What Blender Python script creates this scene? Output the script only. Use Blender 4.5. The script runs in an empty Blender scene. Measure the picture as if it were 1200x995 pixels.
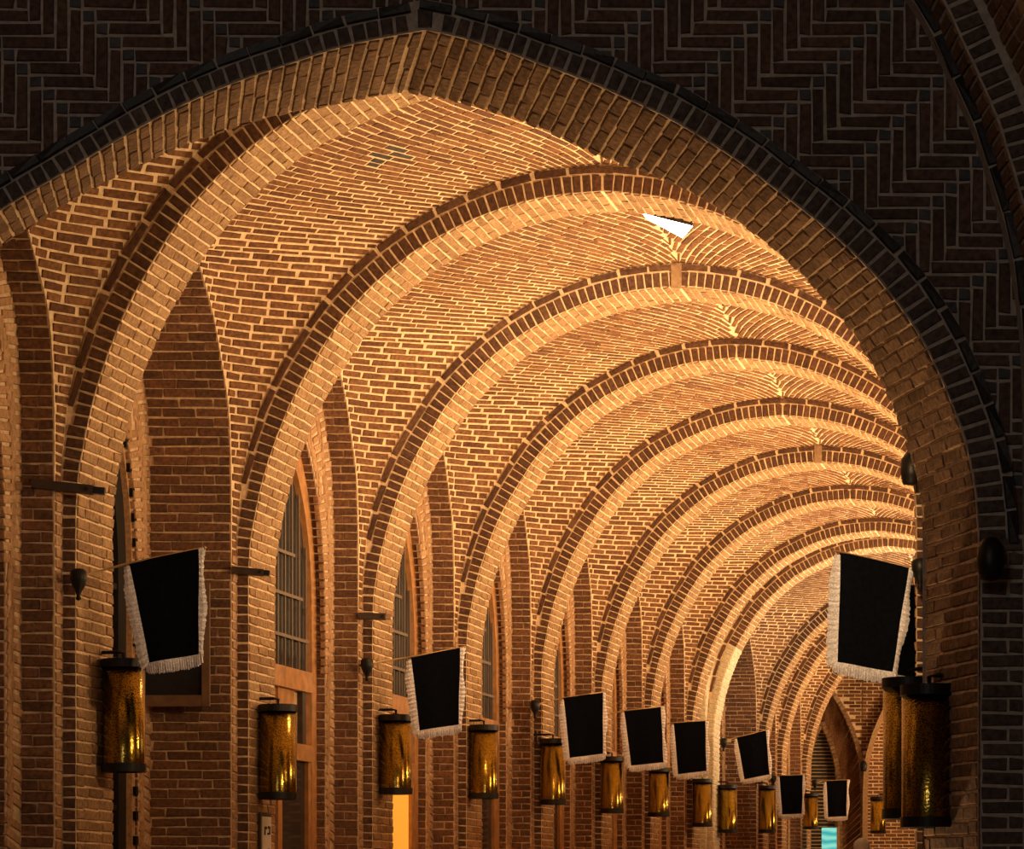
import bpy, math, random
from mathutils import Matrix, Vector
from mathutils.bvhtree import BVHTree
random.seed(11)
R = random.random
SC = bpy.context.scene
COL = SC.collection

# ------------------------------------------------------------------ camera
F = 3200.0            # focal length in pixels of the 1200 px wide frame
ZC = 0.9              # camera height above the floor
HOR = 1050.0          # pixel row of the horizon
cam_d = bpy.data.cameras.new('camera')
cam = bpy.data.objects.new('camera', cam_d); COL.objects.link(cam)
cam_d.sensor_width = 36.0; cam_d.lens = F / 1200.0 * 36.0
cam_d.shift_y = (HOR - 497.5) / 1200.0
cam_d.clip_end = 300
cam.location = (0, 0, ZC); cam.rotation_euler = (math.radians(90), 0, 0)
SC.camera = cam

# ------------------------------------------------------------------ world, exposure
w = bpy.data.worlds.new('night'); SC.world = w; w.use_nodes = True
w.node_tree.nodes['Background'].inputs[0].default_value = (0.55, 0.58, 0.66, 1)
w.node_tree.nodes['Background'].inputs[1].default_value = 0.020
SC.view_settings.view_transform = 'Standard'; SC.view_settings.look = 'None'
SC.view_settings.gamma = 1.0; SC.view_settings.use_curve_mapping = False
SC.view_settings.exposure = 0.0
SC.cycles.max_bounces = 6
SC.cycles.diffuse_bounces = 4

# ------------------------------------------------------------------ frames
SK = (1370.0 - 600.0) / F         # the corridor runs off to the right of the line of sight
AX = 3.955
def W(u, v, z): return Vector((SK * v - AX + u, v, z + ZC))
TV = Vector((SK, 1, 0)).normalized()
NL = Vector((1, -SK, 0)).normalized()      # normal of the left wall
def at(px, py, Y): return Vector(((px - 600) * Y / F, Y, (HOR - py) * Y / F + ZC))
RIBS = [16.05, 19.06, 22.03, 24.97, 27.96, 30.92, 33.85, 36.80, 38.45, 43.2, 45.3, 48.4]
RD = 0.55                                   # depth of a rib along the corridor
JU, WL = 2.47, 2.555                        # half width at the ribs, at the wall
FY0, FY1 = 12.4, 13.1                       # front and back of the front wall

# lamps of the corridor: floodlights on the right-hand piers, turned up at the vaults
WARM = (1.0, 0.63, 0.30)
def area(name, loc, d, size, power, color, spread=180):
    l = bpy.data.lights.new(name, 'AREA'); l.shape = 'SQUARE'; l.size = size
    l.energy = power; l.color = color; l.spread = math.radians(spread)
    o = bpy.data.objects.new(name, l); COL.objects.link(o)
    o.location = loc; o.rotation_euler = Vector(d).to_track_quat('-Z', 'Y').to_euler()
    return o
def point(name, loc, power, color, rad=0.08):
    l = bpy.data.lights.new(name, 'POINT'); l.energy = power; l.color = color; l.shadow_soft_size = rad
    o = bpy.data.objects.new(name, l); COL.objects.link(o); o.location = loc
    return o
LP = [x * 1.9 for x in (58, 88, 94, 96, 96, 90, 86, 86, 95, 105, 65, 80)]
for k, v in enumerate(RIBS):
    col = (1.0, 0.78, 0.5) if k == 8 else WARM
    area('flood_or_fill_beam', W(2.1, v + 0.5, 2.3), (-0.62, 0.10, 0.78), 0.25, LP[k], col, 150)
area('flood_or_fill_beam', (1.75, 13.35, ZC + 2.6), (-0.45, 0.85, 0.0), 0.2, 60, WARM)  # unseen light added behind the great arch, brightens banners and pier faces
area('soffit_fill', W(2.05, 14.0, -.75), (-.25, -.2, 1), 0.3, 36, WARM, 130)  # unseen fill added to brighten the soffit of the great arch
area('flood_or_fill_beam', W(.6, 46.3, -.6), (-.25, .75, .75), 0.3, 70, WARM)  # unseen fill added in the last bay to brighten the end wall
# dim unseen fill light added for the hall wall, high ahead of the camera
area('hall_fill', (-1.5, 2.0, 5.0), (0.1, 1, -0.05), 1.5, 48, (1.0, 0.86, 0.74))

# ------------------------------------------------------------------ materials
def new_mat(name):
    m = bpy.data.materials.new(name); m.use_nodes = True
    nt = m.node_tree; b = nt.nodes['Principled BSDF']
    return m, nt, b
def N(nt, t, **kw):
    n = nt.nodes.new(t)
    for a, v in kw.items(): setattr(n, a, v)
    return n
def noise_bump(nt, b, scale, strength, dist=0.004):
    g = N(nt, 'ShaderNodeNewGeometry'); no = N(nt, 'ShaderNodeTexNoise')
    no.inputs['Scale'].default_value = scale; no.inputs['Detail'].default_value = 5
    nt.links.new(g.outputs['Position'], no.inputs['Vector'])
    bp = N(nt, 'ShaderNodeBump'); bp.inputs['Strength'].default_value = strength
    bp.inputs['Distance'].default_value = dist
    nt.links.new(no.outputs['Fac'], bp.inputs['Height']); nt.links.new(bp.outputs['Normal'], b.inputs['Normal'])
    return no
def brick_mat(name, cols, mottle=0.45, rough=0.9):
    m, nt, b = new_mat(name)
    oi = N(nt, 'ShaderNodeObjectInfo'); g = N(nt, 'ShaderNodeNewGeometry')
    add = N(nt, 'ShaderNodeMath', operation='ADD'); fr = N(nt, 'ShaderNodeMath', operation='FRACT')
    nt.links.new(oi.outputs['Random'], add.inputs[0]); nt.links.new(g.outputs['Random Per Island'], add.inputs[1])
    nt.links.new(add.outputs[0], fr.inputs[0])
    cr = N(nt, 'ShaderNodeValToRGB'); e = cr.color_ramp.elements
    while len(e) < len(cols): e.new(0.5)
    for i, c in enumerate(cols): e[i].position = i / (len(cols) - 1); e[i].color = (*c, 1)
    nt.links.new(fr.outputs[0], cr.inputs[0])
    no = noise_bump(nt, b, 38, 0.7, 0.006)
    mr = N(nt, 'ShaderNodeMapRange'); mr.inputs[1].default_value = 0.3; mr.inputs[2].default_value = 0.7
    mr.inputs[3].default_value = 1 - mottle; mr.inputs[4].default_value = 1 + mottle
    nt.links.new(no.outputs['Fac'], mr.inputs[0])
    mx = N(nt, 'ShaderNodeMix', data_type='RGBA', blend_type='MULTIPLY'); mx.inputs[0].default_value = 1
    nt.links.new(cr.outputs[0], mx.inputs[6]); nt.links.new(mr.outputs[0], mx.inputs[7])
    nt.links.new(mx.outputs[2], b.inputs['Base Color']); b.inputs['Roughness'].default_value = rough
    return m
def plain(name, col, rough=0.6, metal=0.0, mottle=0.0, scale=20, bump=0.0, emit=None, es=0):
    m, nt, b = new_mat(name)
    b.inputs['Base Color'].default_value = (*col, 1); b.inputs['Roughness'].default_value = rough
    b.inputs['Metallic'].default_value = metal
    if mottle or bump:
        no = noise_bump(nt, b, scale, bump)
        mr = N(nt, 'ShaderNodeMapRange'); mr.inputs[1].default_value = 0.3; mr.inputs[2].default_value = 0.7
        mr.inputs[3].default_value = 1 - mottle; mr.inputs[4].default_value = 1 + mottle
        nt.links.new(no.outputs['Fac'], mr.inputs[0])
        mx = N(nt, 'ShaderNodeMix', data_type='RGBA', blend_type='MULTIPLY'); mx.inputs[0].default_value = 1
        mx.inputs[6].default_value = (*col, 1); nt.links.new(mr.outputs[0], mx.inputs[7])
        nt.links.new(mx.outputs[2], b.inputs['Base Color'])
    if emit: b.inputs['Emission Color'].default_value = (*emit, 1); b.inputs['Emission Strength'].default_value = es
    return m
M = {}
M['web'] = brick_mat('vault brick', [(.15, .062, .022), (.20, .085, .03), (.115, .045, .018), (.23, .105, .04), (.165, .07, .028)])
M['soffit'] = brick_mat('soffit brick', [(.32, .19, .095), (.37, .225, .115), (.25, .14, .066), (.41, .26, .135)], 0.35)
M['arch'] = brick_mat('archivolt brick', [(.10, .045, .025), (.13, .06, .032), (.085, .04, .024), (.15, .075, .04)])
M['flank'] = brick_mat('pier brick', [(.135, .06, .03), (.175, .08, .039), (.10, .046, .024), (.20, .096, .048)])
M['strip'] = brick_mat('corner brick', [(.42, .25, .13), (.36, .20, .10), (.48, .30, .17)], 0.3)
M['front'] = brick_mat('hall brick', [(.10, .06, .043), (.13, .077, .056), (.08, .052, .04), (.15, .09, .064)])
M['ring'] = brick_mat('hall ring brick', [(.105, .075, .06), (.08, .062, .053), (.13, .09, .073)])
M['black'] = brick_mat('glazed black brick', [(.016, .015, .016), (.022, .02, .02), (.012, .012, .013)], 0.2, 0.5)
M['filler'] = brick_mat('blue grey filler tile', [(.07, .075, .085), (.05, .055, .065), (.09, .09, .095)], 0.3, 0.6)
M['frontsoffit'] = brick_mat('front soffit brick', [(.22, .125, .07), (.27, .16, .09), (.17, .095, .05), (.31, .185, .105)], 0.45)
M['pale'] = brick_mat('whitened brick', [(.62, .55, .40), (.56, .48, .34), (.66, .58, .44)], 0.2)
M['darkgrey'] = brick_mat('sooty brick', [(.05, .04, .035), (.07, .055, .045), (.04, .035, .03)])  # dark grey-brown bricks for a vault patch and the end niche back
M['mortar'] = plain('lime mortar', (.80, .60, .38), .95, 0, .22, 30, .5)
M['mortar_front'] = plain('grey mortar', (.48, .42, .36), .95, 0, .25, 30, .5)
M['mortar_pier'] = plain('pier mortar', (.58, .42, .27), .95, 0, .25, 30, .5)
M['mortar_dark'] = plain('dark mortar', (.17, .145, .125), .95, 0, .25, 30, .4)
M['mortar_pale'] = plain('white mortar', (.70, .62, .47), .95, 0, .15, 30, .4)
M['wood'] = plain('orange brown wood', (.42, .20, .07), .5, 0, .25, 14, .2)
M['darkwood'] = plain('dark wood', (.045, .025, .015), .6, 0, .3, 14, .3)
M['brownwood'] = plain('brown wood', (.15, .08, .04), .55, 0, .25, 14, .2)
M['glass'] = plain('dark window glass', (.03, .028, .03), .12)
M['litglass'] = plain('lit door glass', (.6, .3, .05), .3, 0, 0, 20, 0, (1.0, .42, .04), 0.75)
M['iron'] = plain('black iron', (.012, .011, .011), .45, .4, .3, 40, .2)
M['grille'] = plain('grey bars', (.17, .12, .085), .6)
M['darkglass'] = plain('dark top light glass', (.012, .01, .01), .5)
M['cloth'] = plain('black velvet', (.0035, .0045, .008), .9, 0, .3, 40, .3)
M['fringe'] = plain('silver fringe', (.82, .80, .84), .4, .1, .35, 120, .9)
for q_ in ('cloth',): M[q_].node_tree.nodes['Principled BSDF'].inputs['Specular IOR Level'].default_value = .05
M['rod'] = plain('brass rod', (.45, .30, .14), .4, .6)
M['lampface'] = plain('lamp glow', (1, 1, 1), .5, 0, 0, 20, 0, (1.0, .87, .66), 14)
M['floor'] = plain('stone floor', (.30, .23, .17), .7, 0, .25, 3, .2)
M['plaster'] = plain('old plaster', (.36, .23, .13), .95, 0, .25, 25, .4)
M['paint'] = plain('off white paint', (.68, .62, .52), .6)
M['ink'] = plain('black print', (.02, .02, .02), .6)
M['skin'] = plain('skin', (.42, .24, .16), .6)
M['hair'] = plain('grey hair', (.30, .31, .36), .7, 0, .4, 150, .8)
M['coat'] = plain('dark coat', (.03, .03, .035), .9, 0, .3, 60, .3)
# brass with a punched lattice
m, nt, b = new_mat('punched brass'); M['brass'] = m
g = N(nt, 'ShaderNodeTexCoord'); vo = N(nt, 'ShaderNodeTexVoronoi'); vo.inputs['Scale'].default_value = 110
nt.links.new(g.outputs['Object'], vo.inputs['Vector'])
cr = N(nt, 'ShaderNodeValToRGB'); cr.color_ramp.elements[0].position = .25; cr.color_ramp.elements[1].position = .5
cr.color_ramp.elements[0].color = (.035, .022, .008, 1); cr.color_ramp.elements[1].color = (.33, .22, .035, 1)
nt.links.new(vo.outputs['Distance'], cr.inputs[0]); nt.links.new(cr.outputs[0], b.inputs['Base Color'])
b.inputs['Metallic'].default_value = 1; b.inputs['Roughness'].default_value = .17
bp = N(nt, 'ShaderNodeBump'); bp.inputs['Strength'].default_value = .15; bp.inputs['Distance'].default_value = .003
nt.links.new(vo.outputs['Distance'], bp.inputs['Height']); nt.links.new(bp.outputs['Normal'], b.inputs['Normal'])
# teal lit screen with soft swirls
m, nt, b = new_mat('teal screen'); M['screen'] = m
g = N(nt, 'ShaderNodeTexCoord'); wv = N(nt, 'ShaderNodeTexWave'); wv.wave_type = 'RINGS'
wv.inputs['Scale'].default_value = 2.2; wv.inputs['Distortion'].default_value = 5; wv.inputs['Detail'].default_value = 1
nt.links.new(g.outputs['Object'], wv.inputs['Vector'])
cr = N(nt, 'ShaderNodeValToRGB'); cr.color_ramp.elements[0].color = (.02, .45, .47, 1); cr.color_ramp.elements[1].color = (.30, .85, .68, 1)
nt.links.new(wv.outputs['Fac'], cr.inputs[0]); nt.links.new(cr.outputs[0], b.inputs['Emission Color'])
b.inputs['Emission Strength'].default_value = .85; b.inputs['Base Color'].default_value = (.02, .1, .1, 1)

# ------------------------------------------------------------------ mesh helpers
SHELLS = []
def link(o, parent=None):
    COL.objects.link(o)
    if parent is not None: o.parent = parent
    return o
class MB:
    def __init__(s): s.v = []; s.f = []
    def vert(s, p): s.v.append(tuple(p)); return len(s.v) - 1
    def quad(s, a, b, c, d):
        i = len(s.v); s.v += [tuple(a), tuple(b), tuple(c), tuple(d)]; s.f.append((i, i + 1, i + 2, i + 3))
    def grid(s, rows, closed=False):
        i = len(s.v); n = len(rows[0])
        for r in rows: s.v += [tuple(p) for p in r]
        for a in range(len(rows) - 1):
            for c in range(n - 1 if not closed else n):
                d = (c + 1) % n
                s.f.append((i + a * n + c, i + a * n + d, i + (a + 1) * n + d, i + (a + 1) * n + c))
    def box(s, c, ex, ey, ez, L, H, T):
        c = Vector(c); i = len(s.v)
        for z in (-.5, .5):
            for x, y in ((-.5, -.5), (.5, -.5), (.5, .5), (-.5, .5)):
                s.v.append(tuple(c + ex * (x * L) + ey * (y * H) + ez * (z * T)))
        s.f += [(i + 3, i + 2, i + 1, i), (i + 4, i + 5, i + 6, i + 7)] + [(i + a, i + (a + 1) % 4, i + 4 + (a + 1) % 4, i + 4 + a) for a in range(4)]
    def tube(s, pts, r, n=8, cap=True):
        pts = [Vector(p) for p in pts]; rows = []
        for k, p in enumerate(pts):
            t = (pts[min(k + 1, len(pts) - 1)] - pts[max(k - 1, 0)]).normalized()
            a = t.cross(Vector((0, 0, 1)))
            if a.length < .05: a = t.cross(Vector((0, 1, 0)))
            a.normalize(); bb = t.cross(a)
            rr = r[k] if isinstance(r, (list, tuple)) else r
            rows.append([p + a * (rr * math.cos(2 * math.pi * j / n)) + bb * (rr * math.sin(2 * math.pi * j / n)) for j in range(n)])
        i0 = len(s.v); s.grid(rows, True)
        if cap:
            s.f.append(tuple(range(i0, i0 + n))); s.f.append(tuple(range(len(s.v) - n, len(s.v))))
    def lathe(s, c, prof, n=32, closed=False):
        c = Vector(c)
        rows = [[c + Vector((r * math.cos(2 * math.pi * j / n), r * math.sin(2 * math.pi * j / n), z)) for j in range(n)] for r, z in prof]
        if closed: rows.append(rows[0])
        s.grid(rows, True)
    def build(s, name, mat, parent=None, smooth=False, shell=False, kind=None, origin=None):
        me = bpy.data.meshes.new(name)
        vs = s.v
        if origin is not None: vs = [(x - origin[0], y - origin[1], z - origin[2]) for x, y, z in vs]
        me.from_pydata(vs, [], s.f); me.materials.append(M[mat])
        if smooth: me.polygons.foreach_set('use_smooth', [True] * len(me.polygons))
        o = link(bpy.data.objects.new(name, me), parent)
        if kind: o['kind'] = kind
        if shell: SHELLS.append((s.v, s.f))
        return o
def empty(name, loc, label, cat, group=None):
    o = bpy.data.objects.new(name, None); link(o); o.location = loc
    o.empty_display_size = .1
    o['label'] = label; o['category'] = cat
    if group: o['group'] = group
    return o
def struct(o, label=None):
    o['kind'] = 'structure'
    if label: o['label'] = label
    return o

# ------------------------------------------------------------------ bricks
# unit brick: x, y in -.5...5, face towards +z; shared by all single bricks of a material
def unit_brick(j):
    rnd = random.Random(j); v = []; q = lambda a: (rnd.random() - .5) * a
    for x, y in ((-.5, -.5), (.5, -.5), (.5, .5), (-.5, .5)): v.append((x, y, -.75))
    e = [(x + q(.05), y + q(.16), .02) for x, y in ((-.5, -.5), (.5, -.5), (.5, .5), (-.5, .5))]
    v += e
    v += [(x * .965, y * .84, .25 + q(.16)) for x, y, z in e]
    f = [(8, 9, 10, 11)]
    for o in (0, 4):
        for a in range(4): f.append((o + a, o + (a + 1) % 4, o + 4 + (a + 1) % 4, o + 4 + a))
    return v, f
UNITS = [unit_brick(j) for j in range(8)]
UM = {}
def unit_mesh(mat, j):
    if (mat, j) not in UM:
        me = bpy.data.meshes.new('brick'); me.from_pydata(UNITS[j][0], [], UNITS[j][1]); me.materials.append(M[mat]); UM[mat, j] = me
    return UM[mat, j]
SETS = []
class Laid:
    """The bricks of one structure; sorted out into single bricks and the rest at the end."""
    def __init__(s, parent, single=True, name='brick', rest='brickwork', most=300):
        s.parent = parent; s.single = single; s.name = name; s.rest = rest; s.b = []; s.most = most; SETS.append(s)
    def add(s, c, ex, n, L, H, mat, T=.04):
        if L < .015 or H < .012: return
        ex = Vector(ex); n = Vector(n); ex.normalize(); n = n - ex * n.dot(ex)
        if n.length < 1e-4: return
        n.normalize(); ey = n.cross(ex)
        a = (R() - .5) * .02                       # a little out of true, as laid by hand
        ex2 = ex * math.cos(a) + ey * math.sin(a); ey2 = n.cross(ex2)
        c = Vector(c) + n * ((R() - .5) * .005)
        s.b.append((c, ex2, ey2, n, L, H, T, mat, random.randrange(8)))
def finish_bricks():
    V = []; Fs = []
    for v, f in SHELLS:
        i = len(V); V += v; Fs += [tuple(i + k for k in q) for q in f]
    bvh = BVHTree.FromPolygons(V, Fs)
    eye = Vector((0, 0, ZC)); tot = 0
    for s in SETS:
        single = []; rest = []
        for bk in s.b:
            c, ex, ey, n, L, H, T, mat, j = bk
            px = 600 + F * c.x / c.y; py = HOR - F * (c.z - ZC) / c.y
            vis = False
            if s.single and -15 < px < 1215 and -15 < py < 1010:
                d = c + n * .03 - eye; dist = d.length
                if d.dot(n) < 0:
                    h = bvh.ray_cast(eye, d / dist)
                    vis = h[0] is None or h[3] > dist - .02
            if vis and L * F / c.y > 9.5: single.append((L * H * abs((d / dist).dot(n)) / (c.y * c.y), bk))
            else: rest.append(bk)
        single.sort(key=lambda t: -t[0])
        rest += [t[1] for t in single[s.most:]]
        for _, (c, ex, ey, n, L, H, T, mat, j) in single[:s.most]:
            o = bpy.data.objects.new(s.name, unit_mesh(mat, j))
            o.matrix_basis = Matrix(((ex.x * L, ey.x * H, n.x * T, c.x), (ex.y * L, ey.y * H, n.y * T, c.y), (ex.z * L, ey.z * H, n.z * T, c.z), (0, 0, 0, 1)))
            COL.objects.link(o); o.parent = s.parent; tot += 1
        if rest:
            mats = sorted({b[7] for b in rest})
            v = []; f = []; mi = []
            for c, ex, ey, n, L, H, T, mat, j in rest:
                i = len(v); uv, uf = UNITS[j]; a = ex * L; bb = ey * H; d = n * T; k = mats.index(mat)
                v += [(c.x + a.x * x + bb.x * y + d.x * z, c.y + a.y * x + bb.y * y + d.y * z, c.z + a.z * x + bb.z * y + d.z * z) for x, y, z in uv]
                f += [tuple(i + t for t in q) for q in uf]; mi += [k] * len(uf)
            me = bpy.data.meshes.new(s.rest); me.from_pydata(v, [], f)
            for t in mats: me.materials.append(M[t])
            me.polygons.foreach_set('material_index', mi)
            o = link(bpy.data.objects.new(s.rest, me), s.parent); o['kind'] = 'stuff'
    print('single bricks', tot)

# ------------------------------------------------------------------ curves
def smooth_pts(P, sub=8):
    out = []
    for i in range(len(P) - 1):
        p0 = P[max(i - 1, 0)]; p1 = P[i]; p2 = P[i + 1]; p3 = P[min(i + 2, len(P) - 1)]
        d0 = max(math.dist(p0, p1), 1e-6) ** .5; d1 = math.dist(p1, p2) ** .5; d2 = max(math.dist(p2, p3), 1e-6) ** .5
        for k in range(sub):
            t = k / sub; r = []
            for a in range(2):
                if i == 0: m1 = p2[a] - p1[a]
                else: m1 = d1 * ((p1[a] - p0[a]) / d0 - (p2[a] - p0[a]) / (d0 + d1) + (p2[a] - p1[a]) / d1)
                if i == len(P) - 2: m2 = p2[a] - p1[a]
                else: m2 = d1 * ((p2[a] - p1[a]) / d1 - (p3[a] - p1[a]) / (d1 + d2) + (p3[a] - p2[a]) / d2)
                r.append((2 * t ** 3 - 3 * t * t + 1) * p1[a] + (t ** 3 - 2 * t * t + t) * m1 + (-2 * t ** 3 + 3 * t * t) * p2[a] + (t ** 3 - t * t) * m2)
            out.append(tuple(r))
    out.append(P[-1]); return out
class Curve:
    def __init__(s, pts):
        s.p = pts; s.s = [0]
        for a, b in zip(pts, pts[1:]): s.s.append(s.s[-1] + math.dist(a, b))
        s.len = s.s[-1]
    def at(s, d):
        d = min(max(d, 0), s.len - 1e-9)
        lo, hi = 0, len(s.s) - 1
        while hi - lo > 1:
            m = (lo + hi) // 2
            if s.s[m] <= d: lo = m
            else: hi = m
        t = (d - s.s[lo]) / max(s.s[hi] - s.s[lo], 1e-9)
        a, b = s.p[lo], s.p[hi]
        return (a[0] + (b[0] - a[0]) * t, a[1] + (b[1] - a[1]) * t)
    def tan(s, d):
        a = s.at(max(d - .03, 0)); b = s.at(min(d + .03, s.len)); l = math.dist(a, b)
        return ((b[0] - a[0]) / l, (b[1] - a[1]) / l)
def interp(xs, ys, x):
    if x <= xs[0]: return ys[0]
    for i in range(len(xs) - 1):
        if x <= xs[i + 1]: return ys[i] + (ys[i + 1] - ys[i]) * (x - xs[i]) / max(xs[i + 1] - xs[i], 1e-9)
    return ys[-1]

# inner edge of a rib, left half, (u, z above the camera)
RP = [(-2.47, -.9), (-2.47, 2.2), (-2.458, 2.45), (-2.43, 2.62), (-2.37, 2.9), (-2.27, 3.21), (-2.15, 3.49), (-1.99, 3.77), (-1.80, 4.05),
      (-1.55, 4.31), (-1.28, 4.52), (-1.02, 4.665), (-.785, 4.77), (-.583, 4.835), (-.386, 4.88), (-.13, 4.91), (0, 4.92)]
RC = Curve([RP[0]] + smooth_pts(RP[1:], 6))
def th(z): return .085 + .10 * min(max((z - 2.3) / 1.1, 0), 1)
# outer edge (where the vault webs meet the rib)
def outer(d, f=1.0):
    (x, z), t = RC.at(d), RC.tan(d); h = th(z) * f
    if d > RC.len - 1e-6: return (0, z + h)
    return (min(x - t[1] * h, 0), z + t[0] * h)
NS = 64
OP = [outer(3.1 + (RC.len - 3.1) * i / NS) for i in range(NS)] + [(0, RP[-1][1] + .187)]
ZT = OP[-1][1]
def uR(z): return -interp([p[1] for p in OP], [p[0] for p in OP], z)
ZLA = 4.47
LZ = [2.3, 2.75, 3.05, 3.4, 3.65, 3.95, 4.14, 4.3, ZLA]
LT = [0, 0, .012, .055, .16, .31, .46, .63, 1.0]
LPs = smooth_pts(list(zip(LT, LZ)), 5)
def tL(z): return interp([p[1] for p in LPs], [p[0] for p in LPs], z)

# ------------------------------------------------------------------ floor
mb = MB(); mb.quad((-14, -6, 0), (30, -6, 0), (30, 60, 0), (-14, 60, 0))
struct(mb.build('floor', 'floor'), 'plain stone floor of hall and corridor')

# ------------------------------------------------------------------ ribs
def rib(n, v, pale=False):
    mort = 'mortar'
    mb = MB(); k = 90
    pts = [(RC.at(RC.len * i / k), outer(RC.len * i / k, 1.12)) for i in range(k)] + [(RP[-1], (0, RP[-1][1] + .2))]
    full = pts + [((-a[0], a[1]), (-b[0], b[1])) for a, b in reversed(pts[:-1])]
    rows = [[W(*(a[0], v, a[1])), W(a[0], v + RD, a[1]), W(b[0], v + RD, b[1]), W(b[0], v, b[1])] for a, b in full]
    mb.grid(rows, True)
    o = struct(mb.build('trim_%d' % n, mort, shell=True), None)
    L = Laid(o)
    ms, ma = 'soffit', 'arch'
    for sd in (-1, 1):
        d = .95 + .033; i = 0
        d0 = d
        while d < RC.len - .02:
            (x, z), t = RC.at(d), RC.tan(d); h = th(z)
            T3 = Vector((-sd * t[0], 0, t[1])); N3 = Vector((sd * t[1], 0, t[0]))      # along, outwards
            if sd < 0: T3 = Vector((t[0], 0, t[1])); N3 = Vector((-t[1], 0, t[0]))
            P = lambda off, vv: W(sd * (-x), vv, z) + N3 * off
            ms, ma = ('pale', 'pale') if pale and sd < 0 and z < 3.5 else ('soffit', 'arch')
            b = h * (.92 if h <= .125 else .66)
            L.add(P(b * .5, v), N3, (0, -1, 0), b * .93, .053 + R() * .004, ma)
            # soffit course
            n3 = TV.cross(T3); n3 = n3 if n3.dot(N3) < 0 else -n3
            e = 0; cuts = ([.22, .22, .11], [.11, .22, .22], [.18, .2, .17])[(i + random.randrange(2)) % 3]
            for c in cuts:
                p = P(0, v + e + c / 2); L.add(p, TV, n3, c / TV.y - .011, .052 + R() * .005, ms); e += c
            d += .066; i += 1
        # outer stretcher ring
        d = 3.4
        while d < RC.len - .08:
            (x, z), t = RC.at(d), RC.tan(d); h = th(z)
            N3 = Vector((sd * t[1], 0, t[0])); T3 = Vector((-sd * t[0], 0, t[1]))
            if h > .125: L.add(W(-sd * x, v, z) + N3 * (h * .84), T3, (0, -1, 0), .215, h * .26, ma, .06)
            d += .228
    L.add(W(0, v, RP[-1][1] + .15), (1, 0, 0), (0, -1, 0), .15, .05, ma, .06)
    for q in (-.033, .033): L.add(W(q, v, RP[-1][1] + .055), (0, 0, 1), (0, -1, 0), .10, .05, ma)
    return o
trims = []
for k, v in enumerate(RIBS): trims.append(rib(k + 2, v, k == 8))

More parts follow.
